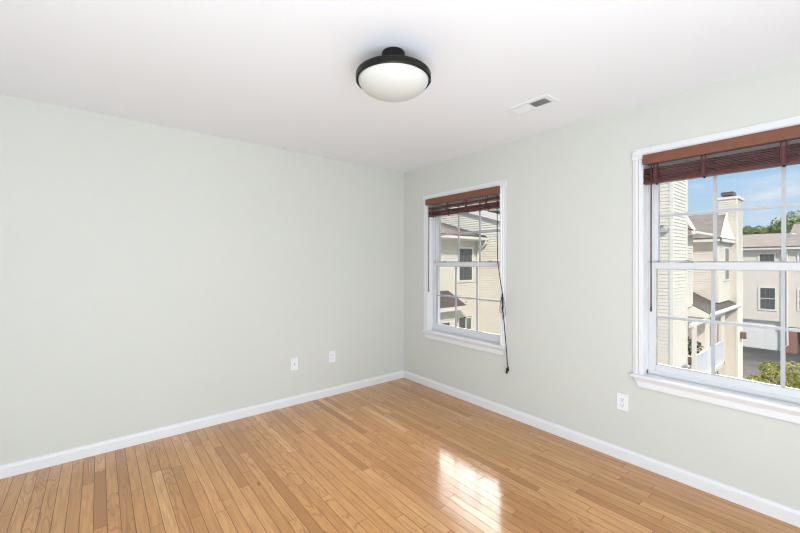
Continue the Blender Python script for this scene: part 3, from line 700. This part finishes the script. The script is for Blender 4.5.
# ---- house C : garages, far side of the drive
hC = thing('garage_house', (34, 0, GZ), 'long pale house with garage doors across the drive', 'house')
m = siding(MB(), 'x', 34.0, [(-.10, -2.73), (9, -2.73), (9, 2.3), (-.10, 2.3)], h=.115, lip=.012); m.build('upper_wall', 'sidep', hC)
m = siding(MB(), 'x', 33.85, [(-9, -3.05), (-.10, -3.05), (-.10, 2.3), (-9, 2.3)], h=.115, lip=.012); m.build('upper_wall', 'sidep', hC)
MB().box(33.80, 33.86, -.14, -.02, -3.05, 2.3).build('corner_trim', 'etrim', hC)
MB().box(34.12, 42, -9, 9, -2.7, 2.3).build('house_body', 'outer', hC)
MB().box(34.0, 34.7, -.1, 9, -2.78, -2.73).build('soffit', 'etrim', hC)
for (a, b, c) in ((.15, 4.4, 34.25), (4.9, 8.6, 34.25)):
    g = MB().box(c, c + .05, a, b, GZ, -2.75)
    for k in range(4):
        z0_ = GZ + .03 + k * .52
        n = 5
        for j in range(n):
            y0_ = a + (b - a) * j / n + .06; g.box(c - .015, c, y0_, y0_ + (b - a) / n - .12, z0_ + .05, z0_ + .46)
    g.build('garage_door', 'garage', hC)
MB().box(34.2, 34.9, .02, .15, GZ, -2.73).build('garage_frame', 'etrim', hC)
MB().box(33.95, 34.9, -.67, .02, GZ, -2.72).build('brick_pier', 'brick', hC)
MB().box(33.95, 34.2, -9, -.67, -3.30, -2.72).build('brick_lintel', 'brick', hC)
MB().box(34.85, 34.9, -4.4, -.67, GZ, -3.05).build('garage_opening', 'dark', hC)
MB().box(33.95, 34.9, -9, -4.4, GZ, -3.05).build('brick_wall', 'brick', hC)
MB().box(34.75, 42, -.1, 9, GZ, -2.79).build('lower_body', 'outer', hC)
MB().tube([(33.78, -.22, 2.25), (33.78, -.22, -3.0), (33.80, -.24, -4.3), (33.65, -.05, -4.55)], .055, 8).build('downspout', 'etrim', hC)
ext_window(hC, 'x', 34.0, .39, 1.13, -1.95, -.47, .11, 3, 4)
ext_window(hC, 'x', 34.0, .42, 1.16, 1.05, 1.92, .11, 3, 2, mid=False)
ext_window(hC, 'x', 33.85, -1.56, -.80, -1.80, -.50, .11, 3, 4)
ext_window(hC, 'x', 33.85, -1.56, -.80, .90, 1.92, .11, 3, 4)
MB().box(33.55, 33.62, -.1, 9, 2.25, 2.42).build('fascia', 'etrim', hC)
MB().box(33.42, 33.49, -9, -.1, 2.25, 2.42).build('fascia', 'etrim', hC)
MB().box(33.6, 34.0, -9, 9, 2.25, 2.28).build('soffit', 'etrim', hC)
slab([(33.5, -.1, 2.46), (33.5, 9, 2.46), (38.5, 9, 3.62), (38.5, -.1, 3.62)], .06).build('roof', 'roof', hC)
slab([(33.4, -9, 2.46), (33.4, -.1, 2.46), (39.5, -.1, 4.35), (39.5, -9, 4.35)], .06).build('roof', 'roof', hC)
slab([(38.5, -9, 3.62), (38.5, 9, 3.62), (43, 9, 2.4), (43, -9, 2.4)], .06).build('roof', 'roof', hC)
v = hitp(793, 236, X=36.2); MB().lathe([(.09, -.3), (.09, .0), (.16, .02), (.16, .14), (0, .18)], (v.x, v.y, v.z), 12).build('roof_vent', 'metall', hC)

# ---- planting
def tree(name, base, label, cat, blobs, n, size, leaf, trunk_h, seed, group=None):
    t = thing(name, base, label, cat, group)
    k = MB().tube([base, (base[0] + .1, base[1], base[2] + trunk_h * .5), (base[0], base[1] + .1, base[2] + trunk_h)], .05 * trunk_h ** .8, 8, .02 * trunk_h ** .8)
    for c, r, s_ in blobs[:4]: k.tube([(base[0], base[1], base[2] + trunk_h * .55), ((base[0] + c[0]) / 2, (base[1] + c[1]) / 2, (base[2] + trunk_h + c[2]) / 2), c], .02 * trunk_h ** .8, 5, .008)
    k.build('trunk', 'bark', t); leaves(n, blob(blobs), size, leaf, t, seed=seed); return t
tree('bush', (19.4, -1.05, GZ), 'yellow green leafy shrub at the bottom right beyond the large window', 'shrub',
     [((19.4, -1.3, -3.75), .80, .8), ((18.9, -.80, -4.0), .65, .7), ((19.9, -.65, -4.0), .55, .6), ((19.6, -1.8, -3.35), .75, .8), ((18.9, -1.5, -4.2), .65, .8), ((19.8, -2.6, -3.3), .9, .8), ((18.2, -.55, -4.2), .45, .6), ((17.3, -.70, -3.95), .5, .6), ((20.0, -.9, -3.25), .4, .6)], 7500, .065, 'leaf_y', 1.0, 11)
def tb(cx, cy, cz, r, seed):
    rr = random.Random(seed)
    return [((cx + rr.uniform(-.6, .6) * r, cy + rr.uniform(-.9, .9) * r, cz + rr.uniform(-.45, .35) * r), r * rr.uniform(.35, .6), .85) for _ in range(9)]
v = hitp(775, 232, X=46); v.y -= .3; tree('tree', (v.x, v.y, GZ), 'green leafy tree behind the garage house, left of the tallest one', 'tree', tb(v.x, v.y, 4.1, 1.6, 2), 2600, .2, 'leaf_g', 7, 21)
v = hitp(800, 230, X=53); v.y -= .6; tree('tree', (v.x, v.y, GZ), 'tallest green tree behind the garage house, at the right edge', 'tree', tb(v.x, v.y - .8, 4.8, 2.9, 5), 3600, .2, 'leaf_g', 8, 22)
v = hitp(746, 236, X=60); tree('tree', (v.x, v.y, GZ), 'small dark green treetop beside the sided chimney', 'tree', tb(v.x, v.y + .2, 5.2, .9, 8), 1400, .18, 'leaf_g', 6.5, 23)
